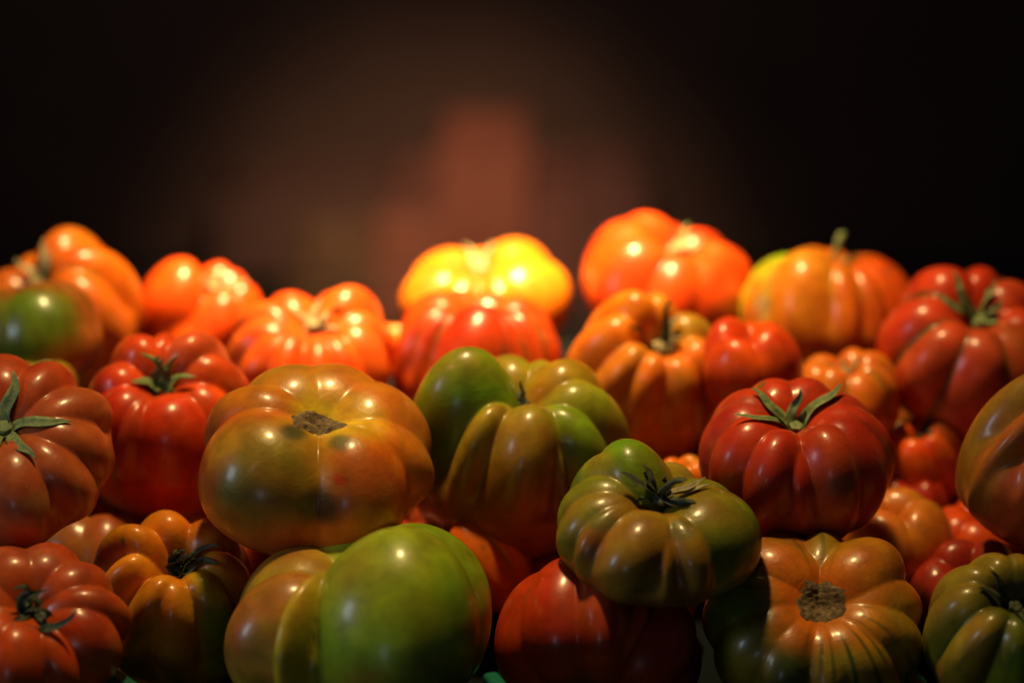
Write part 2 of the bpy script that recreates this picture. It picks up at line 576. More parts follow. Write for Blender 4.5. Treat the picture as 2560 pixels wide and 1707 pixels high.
def tomato(label, box, d, tilt, roll, lobes, spec, sa=0.8, calyx=None, scar_=None, res=(84, 11),
           name='tomato', group=GROUP, **kw):
    global COUNT
    COUNT += 1
    seed = spec.setdefault('seed', COUNT * 13)
    sh = Shape(lobes, seed=seed, **kw)
    th = np.linspace(0, 360, res[1] * 20 + 1)[:-1][None]
    nv = res[0]
    s = np.linspace(0, 1, nv)
    phi = (np.pi * (s - 0.05 * np.sin(2 * np.pi * s)))[:, None]
    P, Lc, W = sh.point(th, phi)
    spec['tint'] = {k % sh.n: v for k, v in spec.get('tint', {}).items()}
    C = paint(P, Lc, W, th, phi, spec)
    wr = np.broadcast_to(spec.get('wrinkle', 0.22) * (1 - sstep(0.5, 1.3, phi)), P.shape[:-1])
    su, sz, loc, wh = fit(P, box, d, tilt, roll, sa)
    REPORT.append((label, box, wh, sz))
    PLACED.append((loc, su * .92))
    S3 = np.array([su, su, su * sz])
    rot = frame(tilt, roll).to_4x4()
    parts = bool(calyx or scar_)
    if parts:
        root = bpy.data.objects.new(name, None)
        COL.objects.link(root)
        root.empty_display_size = 0.02
        body = grid_object('body', P * S3, M_SKIN, root)
    else:
        root = body = grid_object(name, P * S3, M_SKIN)
    me = body.data
    ca = me.color_attributes.new('skin', 'FLOAT_COLOR', 'POINT')
    rgba = np.ones((P.shape[0] * P.shape[1], 4), np.float32)
    rgba[:, :3] = C.reshape(-1, 3)
    ca.data.foreach_set('color', rgba.ravel())
    wa = me.attributes.new('wrinkle', 'FLOAT', 'POINT')
    wa.data.foreach_set('value', np.ascontiguousarray(wr, np.float32).ravel())
    root.matrix_world = Matrix.Translation(loc) @ rot
    root['label'] = label
    root['category'] = 'tomato'
    root['group'] = group
    if calyx:
        mat = calyx.get('mat', M_GREEN)
        ln, rad, lean, ld = calyx.get('stalk', (0.18, 0.06, 10, 0))
        hubo = stalk(sh, S3, ln, rad, lean, ld, mat, root, seed, calyx.get('hub', 0.12))
        for i, sp in enumerate(calyx['sepals']):
            sepal(sh, S3, sp, calyx.get('mats', {}).get(i, mat), hubo, seed + i * 7)
    if scar_:
        scar(sh, S3, scar_[0], M_SCAR, root, seed, scar_[1])
    return root


# ================================================================== the heap
# ---- front row
tomato('knobbly brick red tomato with curled dark sepals in the bottom left corner', (-150, 303, 1255, 1640), 0.93, 50, 14,
       [(-160, 1.0, 1.05, .10), (-108, .98, 1, .12), (-62, 1.05, 1.08, .12), (-14, 1.06, 1.1, .15),
        (28, .97, .95, .14), (60, 1.04, 1.0, .12), (98, 1.05, 1.05, .13), (124, .98, 1.02, .10), (160, 1.02, 1, .10)],
       dict(c=(BRICK, ORED), patch=[(20, 75, 20, BROWN, .5), (75, 70, 18, BROWN, .6)], seed=21), sa=.8, pit=.34, pw=.30,
       calyx=dict(mat=M_DARK, stalk=(.20, .06, 50, -70), sepals=[(-150, .6, 55, 60, .08, 20), (-80, .5, 60, 120, .08, -30),
                  (55, .78, 5, 100, .065, 30), (80, .62, 0, 190, .06, -20), (150, .4, 50, 120, .07, 0), (-20, .30, 20, 40, .07, 0)]))
tomato('amber tomato with green right flank and dark curled calyx, beside the knobbly corner one', (208, 600, 1170, 1600), 1.0, 44, 10,
       [(-178, 1.02, 1.05, .10), (-128, 1.05, 1.10, .20), (-82, 1.0, 1.0, .20), (-38, 1.04, 1.05, .18), (-5, 1.02, 1.0, .13),
        (32, .98, 1.0, .10), (70, 1, 1, .12), (110, 1, 1, .12), (150, 1, 1, .10)],
       dict(c=((.68, .26, .012), (.66, .17, .008)), tint={5: (GREEN, .9), 6: (DGREEN, .8), 7: (OLIVE, .9), 8: (BROWN, .7)},
            patch=[(-110, 55, 12, OLIVE, .5)], seed=22), pit=.36, pw=.28,
       calyx=dict(mat=M_DARK, stalk=(.22, .07, 20, 0), hub=.15, sepals=[(-160, .42, 70, 70, .09, 10), (-110, .40, 80, 60, .09, -10),
                  (-60, .42, 85, 50, .08, 30), (80, .55, 40, -20, .08, 0), (110, .6, 45, -10, .06, 0), (160, .36, 70, 60, .09, 0), (20, .26, 20, 30, .10, 0)]))
tomato('small orange tomato tip with a brown blossom spot beside the bottom left corner tomato', (185, 258, 1425, 1575), 0.97, 10, 8,
       even_lobes(5, 4, .03), dict(c=(ORANGE, ORED), patch=[(5, 88, 14, (.10, .07, .03), .8)], seed=23), res=(40, 8), pit=.1)
tomato('dim olive tomato wedged behind the amber tomato, lower left', (120, 300, 1150, 1300), 1.09, 20, 20,
       even_lobes(6, 5, .08), dict(c=(OLIVE, DGREEN), seed=24), res=(48, 8))
tomato('dark red and amber tomato in the gap under the large scarred tomato', (380, 600, 1170, 1340), 1.075, 40, 20,
       even_lobes(7, 8, .14), dict(c=(DRED, AMBER), seed=25), res=(56, 9),
       calyx=dict(mat=M_DARK, stalk=(.2, .07, 30, 60), sepals=[(60, .5, 20, 20, .07, 0), (100, .5, 20, 0, .06, 0), (150, .4, 40, 30, .06, 0)]))
tomato('large lime green tomato with a russet left lobe and narrow yellow lobe, bottom front', (514, 1130, 1200, 1690), 0.945, 4, -5,
       [(-100, .96, .80, .10), (-44, .99, .84, .30), (-17, 1.08, 1.08, .42), (88, 1.0, 1.0, .05), (150, 1, 1, .08), (205, .98, .92, .08)],
       dict(c=((.34, .40, .018), LIME), tint={0: ((.40, .13, .02), .95), 5: ((.40, .13, .02), .8), 1: (YELLOW, .9), 3: (GREEN, .7)},
            patch=[(-45, 78, 15, OLIVE, .7), (-50, 115, 15, DGREEN, .55), (8, 104, 15, BROWN, .5), (38, 118, 30, (.06, .06, .012), .75),
                   (-5, 112, 10, GREEN, .6), (-2, 130, 16, ORANGE, .7), (55, 70, 20, GREEN, .7)], seed=26), sa=.9, pit=.18, pw=.35, fade=.25,
       squar=.80, noise=.022, depth=.26)
tomato('slim orange red striped lobed tomato standing behind the lime green one', (982, 1222, 1172, 1420), 1.03, 12, -32,
       [(-95, 1, 1, .08), (-30, 1.03, 1.08, .10), (32, 1.0, .98, .12), (70, .98, .92, .12), (110, 1, .9, .1), (170, 1, 1, .1), (230, 1, 1, .1)],
       dict(c=(ORED, ORANGE), seam=(OLIVE, .9), seed=27), res=(64, 10), sa=1.0)
tomato('smooth deep red tomato with a dark blossom end, bottom centre front', (1135, 1612, 1270, 1680), 0.965, -34, 10,
       [(-115, 1, 1.0, .06), (-52, 1.03, 1.03, .05), (-22, 1.06, 1.05, .05), (12, .93, .92, .26), (30, 1.0, .95, .22), (75, 1, 1, .08),
        (120, 1, 1, .08), (190, 1, 1, .06)],
       dict(c=(RED, ORED), tint={3: (ORANGE, .5), 4: (DRED, .7), 5: (DRED, .8)}, patch=[(0, 165, 24, (.10, .07, .02), .8), (-15, 95, 22, BRICK, .5)],
            seed=28), sa=.9, fade=.05, noise=.02)
tomato('ribbed green and orange tomato with a corky scar facing the camera, bottom right', (1612, 2122, 1236, 1640), 0.965, 54, 0,
       [(-8, 1.0, .98, .11), (20, 1.02, 1.0, .08), (56, 1.0, 1.0, .09), (88, 1.0, .98, .07), (116, 1.04, 1.06, .08), (156, .98, .84, .14),
        (-176, .98, .84, .10), (-146, 1.04, 1.0, .09), (-112, 1.02, 1.0, .08), (-78, 1.02, 1.0, .08), (-42, 1.0, 1.0, .09)],
       dict(c=(OLIVE, (.44, .19, .014)), tint={4: (DGREEN, 1.0), 0: (DRED, .5), 1: (BROWN, .6), 2: ((.13, .19, .01), 1.2), 3: (DGREEN, 1.1), 10: ((.14, .18, .012), .9), 5: ((.34, .18, .015), .7),
                                    8: (ORED, .6), 6: (AMBER, .6), 7: ((.45, .2, .02), .6), 9: (ORANGE, .5)},
            streak=((.03, .06, .01), 1.0), shoulder=(ORANGE, .85, .62), seed=29, wrinkle=.4), sa=.75, pit=.22, pw=.30, scar_=(.27, 1.0), fade=.5, fill=.84, depth=.11)
tomato('smooth orange brown tomato behind the ribbed scarred one', (1935, 2195, 1118, 1400), 1.055, 20, -8,
       [(-100, 1, 1, .05), (10, 1.02, 1, .03), (120, 1, 1, .05), (200, 1, 1, .05)],
       dict(c=((.46, .15, .016), ORANGE), seed=30), res=(56, 9), sa=.95, pit=.15, noise=.02)
tomato('red orange tomato in the gap at lower right between brown and right edge tomatoes', (2138, 2350, 1148, 1330), 1.075, 22, 10,
       even_lobes(8, 14, .12, start=-170), dict(c=(ORED, RED), seed=31), res=(56, 9))
tomato('green streaked ribbed tomato with dark calyx in the bottom right corner', (2118, 2500, 1268, 1660), 0.95, 46, 8,
       [(-175, 1, 1, .1), (-140, 1, 1, .1), (-105, 1.0, .98, .09), (-62, 1.02, 1.03, .12), (-18, 1.05, 1.05, .18), (28, 1.0, 1, .13),
        (70, 1, 1, .1), (110, 1, 1, .1), (150, 1, 1, .1)],
       dict(c=((.34, .19, .014), OLIVE), tint={2: ((.12, .16, .012), .5), 4: (GREEN, .85), 5: (GREEN, .6), 3: ((.36, .18, .015), .7)}, seam=(DGREEN, .9),
            streak=(DGREEN, .4), shoulder=(DGREEN, .8, .7), seed=32), pit=.32, pw=.3,
       calyx=dict(mat=M_DARK, stalk=(.22, .07, 10, 0), sepals=[(-130, .5, 30, 20, .09, 10), (-75, .5, 20, 10, .10, -25), (-10, .45, 0, -20, .10, 20),
                  (60, .4, 30, 30, .08, 0), (150, .4, 40, 40, .08, 0)]))

# ---- middle row
tomato('russet tomato with long green star calyx cut by the left edge', (-225, 264, 812, 1262), 0.985, 52, 2,
       [(-150, 1, 1, .09), (-105, 1, 1, .09), (-55, 1.0, 1.03, .10), (-2, 1.04, 1.05, .11), (40, 1.02, 1.0, .12), (72, 1.0, 1.0, .10),
        (105, 1.02, 1.0, .12), (140, 1.0, 1.03, .14), (172, 1, 1.02, .12)],
       dict(c=((.44, .10, .024), BRICK), tint={7: (RED, .6), 8: (RED, .6)}, patch=[(25, 62, 13, (.40, .22, .07), .55)], seed=33), pit=.30, pw=.30, sa=.8,
       calyx=dict(mat=M_GREEN, stalk=(.16, .06, 15, 160), hub=.14, sepals=[(165, .58, 48, -35, .085, 12), (100, .60, 14, -30, .075, -15),
                  (48, .55, 8, -28, .075, -10), (2, .32, 10, -15, .085, 0), (-60, .5, 10, 0, .08, 0), (-130, .5, 20, 0, .08, 0)]))
tomato('bright red lobed tomato with an upright green calyx, left of the large scarred tomato', (178, 592, 760, 1195), 1.07, 50, 6,
       [(-162, 1.0, 1.05, .12), (-118, .98, 1.0, .13), (-68, 1.10, 1.0, .10), (-26, 1.06, .98, .09), (-6, 1.12, 1.04, .10), (48, 1.10, .96, .10),
        (88, 1.10, 1.0, .12), (128, 1.08, 1.08, .13), (168, .98, 1.0, .15)],
       dict(c=(RED, ORED), tint={6: ((.40, .08, .03), .6), 7: ((.40, .08, .03), .6), 3: (BRICK, .6)}, seed=34), pit=.15, pw=.34, sa=.85, fill=.9, core=1.07,
       calyx=dict(mat=M_GREEN, stalk=(.10, .07, 10, 0), hub=.15, sepals=[(-150, .50, 60, 30, .07, 30), (-110, .46, 60, 60, .07, -20),
                  (-70, .34, 20, 10, .07, 0), (160, .42, 80, 5, .065, 0), (120, .50, 72, -10, .08, 0), (90, .46, 50, -30, .06, 0), (0, .24, 30, 40, .10, 0)]))
tomato('largest tomato, mottled olive and orange with a brown corky stem scar, centre left', (455, 998, 834, 1285), 0.995, 42, 8,
       [(-82, 1.06, 1.07, .22), (8, 1.04, 1.05, .08), (68, 1.0, .92, .20), (108, 1.0, .90, .04), (150, .98, .88, .05),
        (-170, .98, .90, .05), (-125, 1.0, .95, .07)],
       dict(c=((.42, .15, .014), ORANGE), tint={0: ((.26, .15, .014), .75), 1: ((.32, .12, .012), .7), 2: ((.50, .09, .012), .8), 3: (ORANGE, .7), 5: ((.5, .14, .014), .7)},
            patch=[(-28, 42, 34, (.23, .18, .014), .85), (-28, 21, 8, (.07, .08, .025), .9), (34, 24, 7, (.08, .09, .025), .85), (8, 55, 14, (.055, .035, .010), .88),
                   (-34, 56, 12, (.19, .20, .02), .85), (-60, 50, 12, (.50, .22, .015), .6), (175, 62, 9, GREY, .8), (148, 60, 8, GREY, .6),
                   (-150, 55, 10, OLIVE, .6), (40, 50, 18, (.36, .08, .012), .8), (22, 42, 3, RED, .8)],
            shoulder=(YELLOW, .85, .58), seed=35, wrinkle=.30), sa=.85, pit=.10, pw=.34, taper=.42, fill=.86, depth=.18, scar_=(.25, 1.1), noise=.02, res=(120, 14))
tomato('green and brown tomato with a swollen glossy top lobe, centre', (930, 1450, 796, 1290), 1.045, 34, 6,
       [(-178, 1.03, .92, .12), (-142, 1.10, .95, .10), (-108, 1.08, 1.26, .20), (-50, .96, 1.0, .22), (-20, 1.02, 1.06, .12), (24, .95, .90, .16),
        (38, 1.06, 1.0, .20), (78, 1.08, 1.0, .14), (116, 1.06, 1.04, .12), (156, 1.0, .92, .12)],
       dict(c=(OLIVE, (.34, .15, .014)), tint={2: (GREEN, 1.25), 1: (GREEN, .9), 6: (GREEN, 1.2), 3: ((.36, .17, .014), .7), 4: ((.42, .14, .02), .75),
                                               7: (OLIVE, .7), 8: (ORANGE, .6)},
            bottom=((.24, .075, .014), .85, 1.75), shoulder=(GREEN, .35, 1.5), seed=36), sa=.9, pit=.28, pw=.28, noise=.02, depth=.20, res=(110, 13),
       calyx=dict(mat=M_DARK, stalk=(.20, .035, 60, -120), hub=.06, sepals=[(-150, .2, 60, 40, .03, 0)]))
tomato('glossy deep red ribbed tomato with five pointed green sepals, right of centre', (1604, 2056, 866, 1250), 1.005, 35, 0,
       [(-150, 1, 1.02, .07), (-112, 1, 1, .06), (-76, 1.0, 1.03, .07), (-42, 1.02, 1.05, .08), (-11, .93, .92, .14), (13, 1.03, 1.10, .14),
        (42, 1.02, 1.05, .05), (72, 1.03, 1.03, .07), (108, 1.0, 1.0, .08), (142, 1, 1.02, .08), (178, 1, 1.02, .09)],
       dict(c=(RED, (.42, .035, .014)), tint={5: (BRICK, .6)}, patch=[(25, 60, 8, (.16, .06, .02), .6), (-20, 85, 14, BRICK, .4), (-150, 40, 5, DGREEN, .8)],
            seam=((.16, .06, .015), .35), seed=37), sa=.9, pit=.30, pw=.30, noise=.018, res=(110, 13),
       calyx=dict(mat=M_GREEN, stalk=(.17, .065, 6, 0), hub=.11, sepals=[(-78, .66, 18, -6, .05, 0), (-132, .60, 36, -8, .085, 10),
                  (176, .52, 60, 5, .07, -8), (122, .66, 30, -10, .075, 8), (-100, .30, 30, 40, .05, 0)]))
tomato('squat olive green tomato with a dark upright stalk and withered calyx, front centre right', (1277, 1750, 1027, 1376), 0.955, 30, 5,
       [(-172, 1.02, 1.45, .16), (-132, 1.04, 1.32, .05), (-112, 1.02, 1.10, .06), (-88, 1.03, 1.02, .07), (-60, 1.0, .98, .08), (-42, 1.04, 1.03, .09),
        (-2, .96, .90, .14), (14, 1.0, 1.0, .12), (42, 1.08, 1.12, .15), (112, 1.0, .9, .10), (150, 1.0, .95, .1)],
       dict(c=((.30, .17, .014), (.34, .15, .016)), tint={0: (GREEN, 1.4), 1: (GREEN, 1.3), 2: ((.20, .25, .012), 1.1), 3: (OLIVE, .9), 8: ((.14, .19, .012), 1.3), 9: (GREEN, 1.0),
                                                          6: ((.40, .17, .018), .8), 7: ((.42, .17, .018), .6), 10: ((.16, .19, .018), .9)},
            patch=[(-115, 55, 9, (.10, .12, .03), .5), (-55, 45, 10, (.13, .14, .03), .7), (20, 35, 9, (.13, .13, .04), .7)],
            bottom=((.30, .10, .016), .7, 2.0), seed=38, wrinkle=.35), sa=.8, pit=.34, pw=.30, noise=.016, res=(120, 13),
       calyx=dict(mat=M_DARK, mats={2: M_DRY, 3: M_DRY}, stalk=(.58, .040, 22, 60), hub=.12, sepals=[(-95, .52, 42, 0, .085, 8), (-125, .42, 55, 10, .07, 0),
                  (95, .50, 32, -22, .07, 12), (118, .52, 34, -6, .045, -8), (60, .38, 26, -20, .09, 0), (-60, .28, 26, -40, .04, 0), (160, .32, 50, 50, .05, 0)]))
tomato('small amber tomato peeking out above the squat olive green one', (1495, 1640, 1040, 1200), 1.06, 30, -10,
       even_lobes(6, 21, .12), dict(c=(AMBER, ORANGE), shoulder=(OLIVE, .4, .7), seed=39), res=(48, 8))
tomato('heart shaped plain red tomato behind the ribbed red one', (1614, 1846, 727, 985), 1.10, 25, -12,
       [(-178, 1, 1.08, .08), (-95, 1.0, 1.0, .06), (15, 1.03, 1.0, .04), (85, 1.0, .93, .05), (140, 1, .9, .08)],
       dict(c=(RED, ORED), seed=40), res=(72, 11), sa=1.05, pit=.12, noise=.03)
tomato('orange tomato with a dipped top and one green seam, beside the heart shaped one', (1815, 2068, 798, 1040), 1.115, 22, -6,
       [(-120, 1, 1, .10), (-55, 1.0, 1.06, .12), (-10, 1.0, .96, .06), (45, .98, 1.02, .12), (85, 1.04, 1.05, .14), (140, 1, 1.03, .14), (185, 1, 1, .16)],
       dict(c=(ORANGE, (.5, .13, .014)), seam=(OLIVE, .7), seed=41), res=(72, 11), pit=.32, pw=.3,
       calyx=dict(mat=M_DRY, stalk=(.22, .05, 10, 180), hub=.10, sepals=[(-120, .4, 45, 0, .05, 0), (100, .4, 30, 10, .05, 0), (170, .4, 60, 0, .05, 0)]))
tomato('olive brown tomato with rolling folds cut by the right edge', (2194, 2620, 818, 1290), 1.0, 22, 30,
       [(-150, 1, 1, .08), (-105, 1.03, 1.05, .10), (-62, 1.0, 1.02, .22), (-28, 1.0, .98, .22), (10, 1, 1, .14), (60, 1, 1, .1), (120, 1, 1, .1), (170, 1, 1, .1)],
       dict(c=((.46, .075, .014), (.36, .09, .014)), tint={1: (OLIVE, .8), 2: (OLIVE, .4), 3: ((.46, .10, .015), .7)}, seed=42), sa=1.0, pit=.3, noise=.02)
tomato('dim orange tomato in the shaded gap right of the ribbed red tomato', (2025, 2235, 930, 1200), 1.12, 30, -20,
       even_lobes(7, 33, .12), dict(c=((.45, .12, .014), ORED), seed=43), res=(48, 8),
       calyx=dict(mat=M_DARK, stalk=(.2, .06, 10, 0), sepals=[(-60, .5, 20, 10, .1, 0), (20, .5, 10, 0, .1, 0), (100, .5, 20, 0, .1, 0)]))
tomato('dark red tomato low in the shaded gap beside the smooth brown one', (2010, 2180, 1075, 1260), 1.11, 20, 0,
       even_lobes(7, 35, .10), dict(c=(DRED, RED), seed=44), res=(48, 8))

# ---- back rows
tomato('tall orange tomato with olive folds and dried calyx, back row left end', (-70, 332, 520, 920), 1.19, 34, -20,
       [(-160, 1, 1, .12), (-110, 1, 1, .12), (-60, 1.0, .95, .12), (-20, 1.0, 1.0, .12), (30, 1.05, 1.05, .14), (72, 1.08, 1.15, .14), (118, 1.08, 1.20, .14), (165, 1, 1, .14)],
       dict(c=((.54, .10, .006), (.42, .12, .010)), tint={5: (ORANGE, .6), 6: ((.46, .18, .012), .6)}, seam=(OLIVE, .9), bottom=(BROWN, .7, 1.9), seed=45), sa=.9, pit=.36, pw=.3,
       calyx=dict(mat=M_DRY, mats={0: M_GREEN, 1: M_GREEN}, stalk=(.22, .08, 20, 0), hub=.14, sepals=[(20, .42, 20, 10, .12, 0), (70, .5, 45, 20, .08, 0),
                  (-60, .4, 40, 10, .10, 0), (140, .6, 60, -10, .08, 0), (-150, .5, 50, 0, .08, 0)]))
tomato('dark brown tomato with a deep green patch, left edge below the tall orange one', (-70, 237, 645, 900), 1.13, 8, -10,
       [(-150, 1, 1, .1), (-70, 1.0, .98, .08), (-10, 1.02, 1.0, .03), (60, 1.0, 1.0, .06), (120, 1, 1, .1)],
       dict(c=((.26, .085, .012), (.20, .085, .012)), patch=[(14, 74, 50, (.085, .14, .008), .97)], seed=46), sa=.9, res=(72, 11), pit=.15, noise=.025)
tomato('olive tomato almost hidden under the dark brown one at left', (20, 178, 822, 960), 1.10, 15, 0,
       even_lobes(6, 41, .07), dict(c=(OLIVE, (.30, .16, .016)), seed=47), res=(48, 8))
tomato('smooth orange red tomato with a pale dried calyx, back row left', (312, 605, 590, 870), 1.225, 22, 26,
       [(-150, 1.06, 1.08, .08), (10,  1.0, 1.0, .10), (50, 1, 1, .12), (90, 1, 1, .12), (130, 1.0, 1.02, .10), (175, 1.02, 1.04, .12)],
       dict(c=((.56, .05, .004), ORED), seed=48), sa=.85, res=(72, 11), pit=.34,
       calyx=dict(mat=M_DRY, stalk=(.24, .07, 20, 0), hub=.16, sepals=[(60, .45, 20, 30, .10, 0), (110, .62, 45, -10, .07, 0), (-40, .35, 50, 30, .09, 0), (170, .5, 55, 0, .08, 0)]))
tomato('orange scalloped tomato with a sunken stem, lit hard from the right, back row', (515, 912, 655, 970), 1.155, 32, 4,
       [(-175, 1, 1.0, .15), (-130, 1.0, 1.08, .15), (-95, 1.0, 1.0, .13), (-62, 1.02, 1.0, .12), (-30, 1.0, 1.02, .12), (-4, 1.0, 1.0, .12), (22, 1.0, 1.0, .12),
        (50, 1.0, 1.0, .12), (85, 1.02, 1.02, .14), (118, 1.04, 1.22, .15), (158, 1, 1, .14)],
       dict(c=(ORED, (.64, .11, .010)), seed=49), sa=.8, res=(84, 11), pit=.34, pw=.34,
       calyx=dict(mat=M_DRY, stalk=(.16, .06, 10, 0), hub=.10, sepals=[(-120, .5, 40, 10, .05, 0), (110, .5, 40, 20, .05, 0), (60, .4, 30, 0, .05, 0), (170, .4, 50, 0, .05, 0)]))
tomato('small glaring yellow lobe of a tomato between the scalloped and striped ones', (860, 950, 725, 860), 1.22, 10, 30,
       even_lobes(5, 52, .06), dict(c=(AMBER, ORANGE), seed=50), res=(48, 8))
tomato('blown out bright yellow orange tomato right under the lamp, back row centre', (917, 1313, 567, 800), 1.265, 24, 0,
       [(-150, 1, 1.0, .12), (-100, 1.04, 1.0, .10), (-50, 1.0, 1.02, .12), (-12, .98, 1.08, .16), (30, 1.05, 1.16, .22), (110, 1.05, 1.18, .12), (160, .95, .92, .16)],
       dict(c=((.64, .20, .008), ORANGE), seed=51), sa=.85, res=(84, 11), pit=.30,
       calyx=dict(mat=M_DRY, stalk=(.18, .04, 10, 0), hub=.08, sepals=[(160, .5, 55, 0, .05, 0), (-150, .55, 45, 0, .05, 0)]))
tomato('red orange tomato with dark green striped ribs in front of the glaring yellow one', (900, 1290, 664, 1010), 1.165, 14, 6,
       [(-140, 1, 1, .1), (-85, 1.0, .93, .10), (-52, .98, .95, .14), (-32, 1.03, 1.05, .16), (24, 1.02, 1.03, .08), (42, 1.0, 1.0, .08), (62, 1.02, .98, .1),
        (95, 1, 1, .1), (140, 1, 1, .1), (180, 1, 1, .1)],
       dict(c=((.40, .026, .004), (.46, .055, .004)), seam=((.05, .07, .012), 1.7), patch=[(-2, 85, 10, OLIVE, .45)], seed=52), sa=.9, res=(84, 11), pit=.25)
tomato('highest tomato, glossy orange red with a knob by its stem, back row', (1336, 1732, 487, 800), 1.235, 28, 6,
       [(-170, 1.02, 1.12, .10), (-135, 1.05, 1.12, .05), (-75, 1.08, 1.12, .08), (-25, 1.0, 1.0, .12), (20, 1.0, .96, .08), (75, 1.02, .98, .08), (120, 1, .96, .12), (160, .98, .95, .16)],
       dict(c=((.58, .045, .004), ORED), patch=[(40, 80, 18, BROWN, .4)], seed=53), sa=.9, res=(84, 11), pit=.34, pw=.28,
       calyx=dict(mat=M_DRY, mats={2: M_GREEN}, stalk=(.30, .09, 20, 90), hub=.12, sepals=[(100, .5, 40, 20, .10, 0), (-150, .5, 70, 30, .08, 0), (150, .55, 65, -10, .07, 0)]))
tomato('orange tomato turned to show its dried stem, centre right behind the green brown one', (1284, 1668, 650, 1100), 1.135, 46, 16,
       [(-150, 1.05, 1.12, .14), (-100, 1.08, 1.02, .14), (-55, 1.02, 1.02, .12), (-18, 1.0, 1.03, .13), (18, 1.0, 1.0, .13), (60, 1.0, .98, .13), (110, 1.02, 1.0, .13), (165, 1.02, 1.06, .13)],
       dict(c=(ORANGE, (.56, .19, .016)), tint={6: (OLIVE, .7), 2: ((.40, .18, .016), .6)}, bottom=((.40, .09, .014), .7, 1.9), seed=54), sa=.9, res=(96, 12), pit=.36, pw=.3,
       calyx=dict(mat=M_DRY, mats={1: M_DARK, 0: M_DARK}, stalk=(.22, .07, 10, 0), hub=.12, sepals=[(-80, .46, 22, 0, .05, 0), (-175, .62, 55, -5, .06, 0),
                  (155, .5, 50, 0, .10, 0), (100, .4, 40, 40, .10, 0), (60, .34, 30, 60, .08, 0), (0, .22, 20, 20, .08, 0)]))
tomato('orange ribbed tomato, yellow green at left, with an upright stalk', (1698, 2107, 567, 870), 1.20, 8, 4,
       [(-140, 1, .9, .10), (-88, 1.02, .92, .10), (-52, 1.04, 1.08, .10), (-6, 1.0, .98, .10), (20, .98, .95, .10), (42, 1.02, 1.0, .10), (95, 1, 1, .1), (150, 1, 1, .12), (185, 1, 1, .12)],
       dict(c=((.52, .11, .006), (.56, .17, .008)), tint={1: ((.26, .38, .01), 1.2), 0: ((.26, .38, .01), 1.1), 5: (ORED, .7), 4: (ORED, .5), 2: ((.60, .24, .016), .6)}, seam=(OLIVE, .8), bottom=((.34, .07, .014), .7, 1.9),
            seed=55), sa=.85, res=(84, 11), pit=.26, pw=.30,
       calyx=dict(mat=M_GREEN, stalk=(.62, .036, 8, 90), hub=.12, sepals=[(-90, .36, 35, 60, .06, 0), (120, .35, 20, 0, .05, 0), (60, .35, 20, 0, .05, 0)]))
tomato('red tomato with a green calyx and green striped brown front lobes, upper right', (2012, 2440, 610, 1010), 1.13, 44, 4,
       [(-172, 1.05, 1.10, .13), (-118, 1.04, 1.02, .14), (-66, 1.02, 1.0, .11), (-26, 1.02, 1.03, .08), (16, 1.03, 1.03, .11), (62, 1.02, 1.0, .12),
        (104, 1.02, 1.02, .12), (150, 1.0, 1.06, .13)],
       dict(c=(RED, (.48, .04, .012)), tint={2: (BRICK, .7), 3: (BRICK, .85), 4: (BROWN, .6), 6: (BRICK, .6)}, seam=((.05, .055, .015), 1.4), seed=56),
       sa=.88, res=(96, 12), pit=.34, pw=.32,
       calyx=dict(mat=M_GREEN, stalk=(.20, .07, 30, 90), hub=.12, sepals=[(-105, .52, 25, 0, .055, 0), (-140, .56, 40, 0, .07, 0), (150, .52, 45, 5, .07, 0), (110, .46, 45, 30, .09, 0), (50, .3, 20, 40, .09, 0)]))

# ------------------------------------------------------------------ tray the heap rests in
def box_mesh(x0, x1, y0, y1, z0, z1, bev=0.0):
    v = [(x, y, z) for z in (z0, z1) for y in (y0, y1) for x in (x0, x1)]
    f = [(0, 2, 3, 1), (4, 5, 7, 6), (0, 1, 5, 4), (2, 6, 7, 3), (0, 4, 6, 2), (1, 3, 7, 5)]
    return v, f


def boxed(name, dims, mat, parent=None, bevel=0.003):
    v, f = box_mesh(*dims)
    o = mesh_object(name, v, f, mat, parent, smooth=False)
    md = o.modifiers.new('bevel', 'BEVEL')
    md.width = bevel
    md.segments = 3
    return o


tray = bpy.data.objects.new('produce_tray', None)
COL.objects.link(tray)
tray.location = (0, 1.0, 0.060)
tray.rotation_euler = (R(6), 0, 0)
TM = Matrix.Translation(tray.location) @ Matrix.Rotation(R(6), 4, 'X')
tray['label'] = 'teal green plastic tray under the heap, glimpsed along the bottom edge'
tray['category'] = 'tray'
boxed('base', (-0.42, 0.42, -0.24, 0.26, -0.008, 0.0), M_TRAY_SHADE, tray)
boxed('rim', (-0.42, 0.42, -0.252, -0.240, -0.008, 0.022), M_TRAY, tray)
boxed('rim', (-0.42, 0.42, 0.260, 0.270, -0.008, 0.001), M_TRAY_SHADE, tray)
boxed('rim', (-0.432, -0.42, -0.252, 0.270, -0.008, 0.022), M_TRAY, tray)
boxed('rim', (0.42, 0.432, -0.252, 0.270, -0.008, 0.022), M_TRAY, tray)

boxed('foot', (-0.38, 0.38, 0.20, 0.24, -0.045, -0.009), M_TRAY, tray)


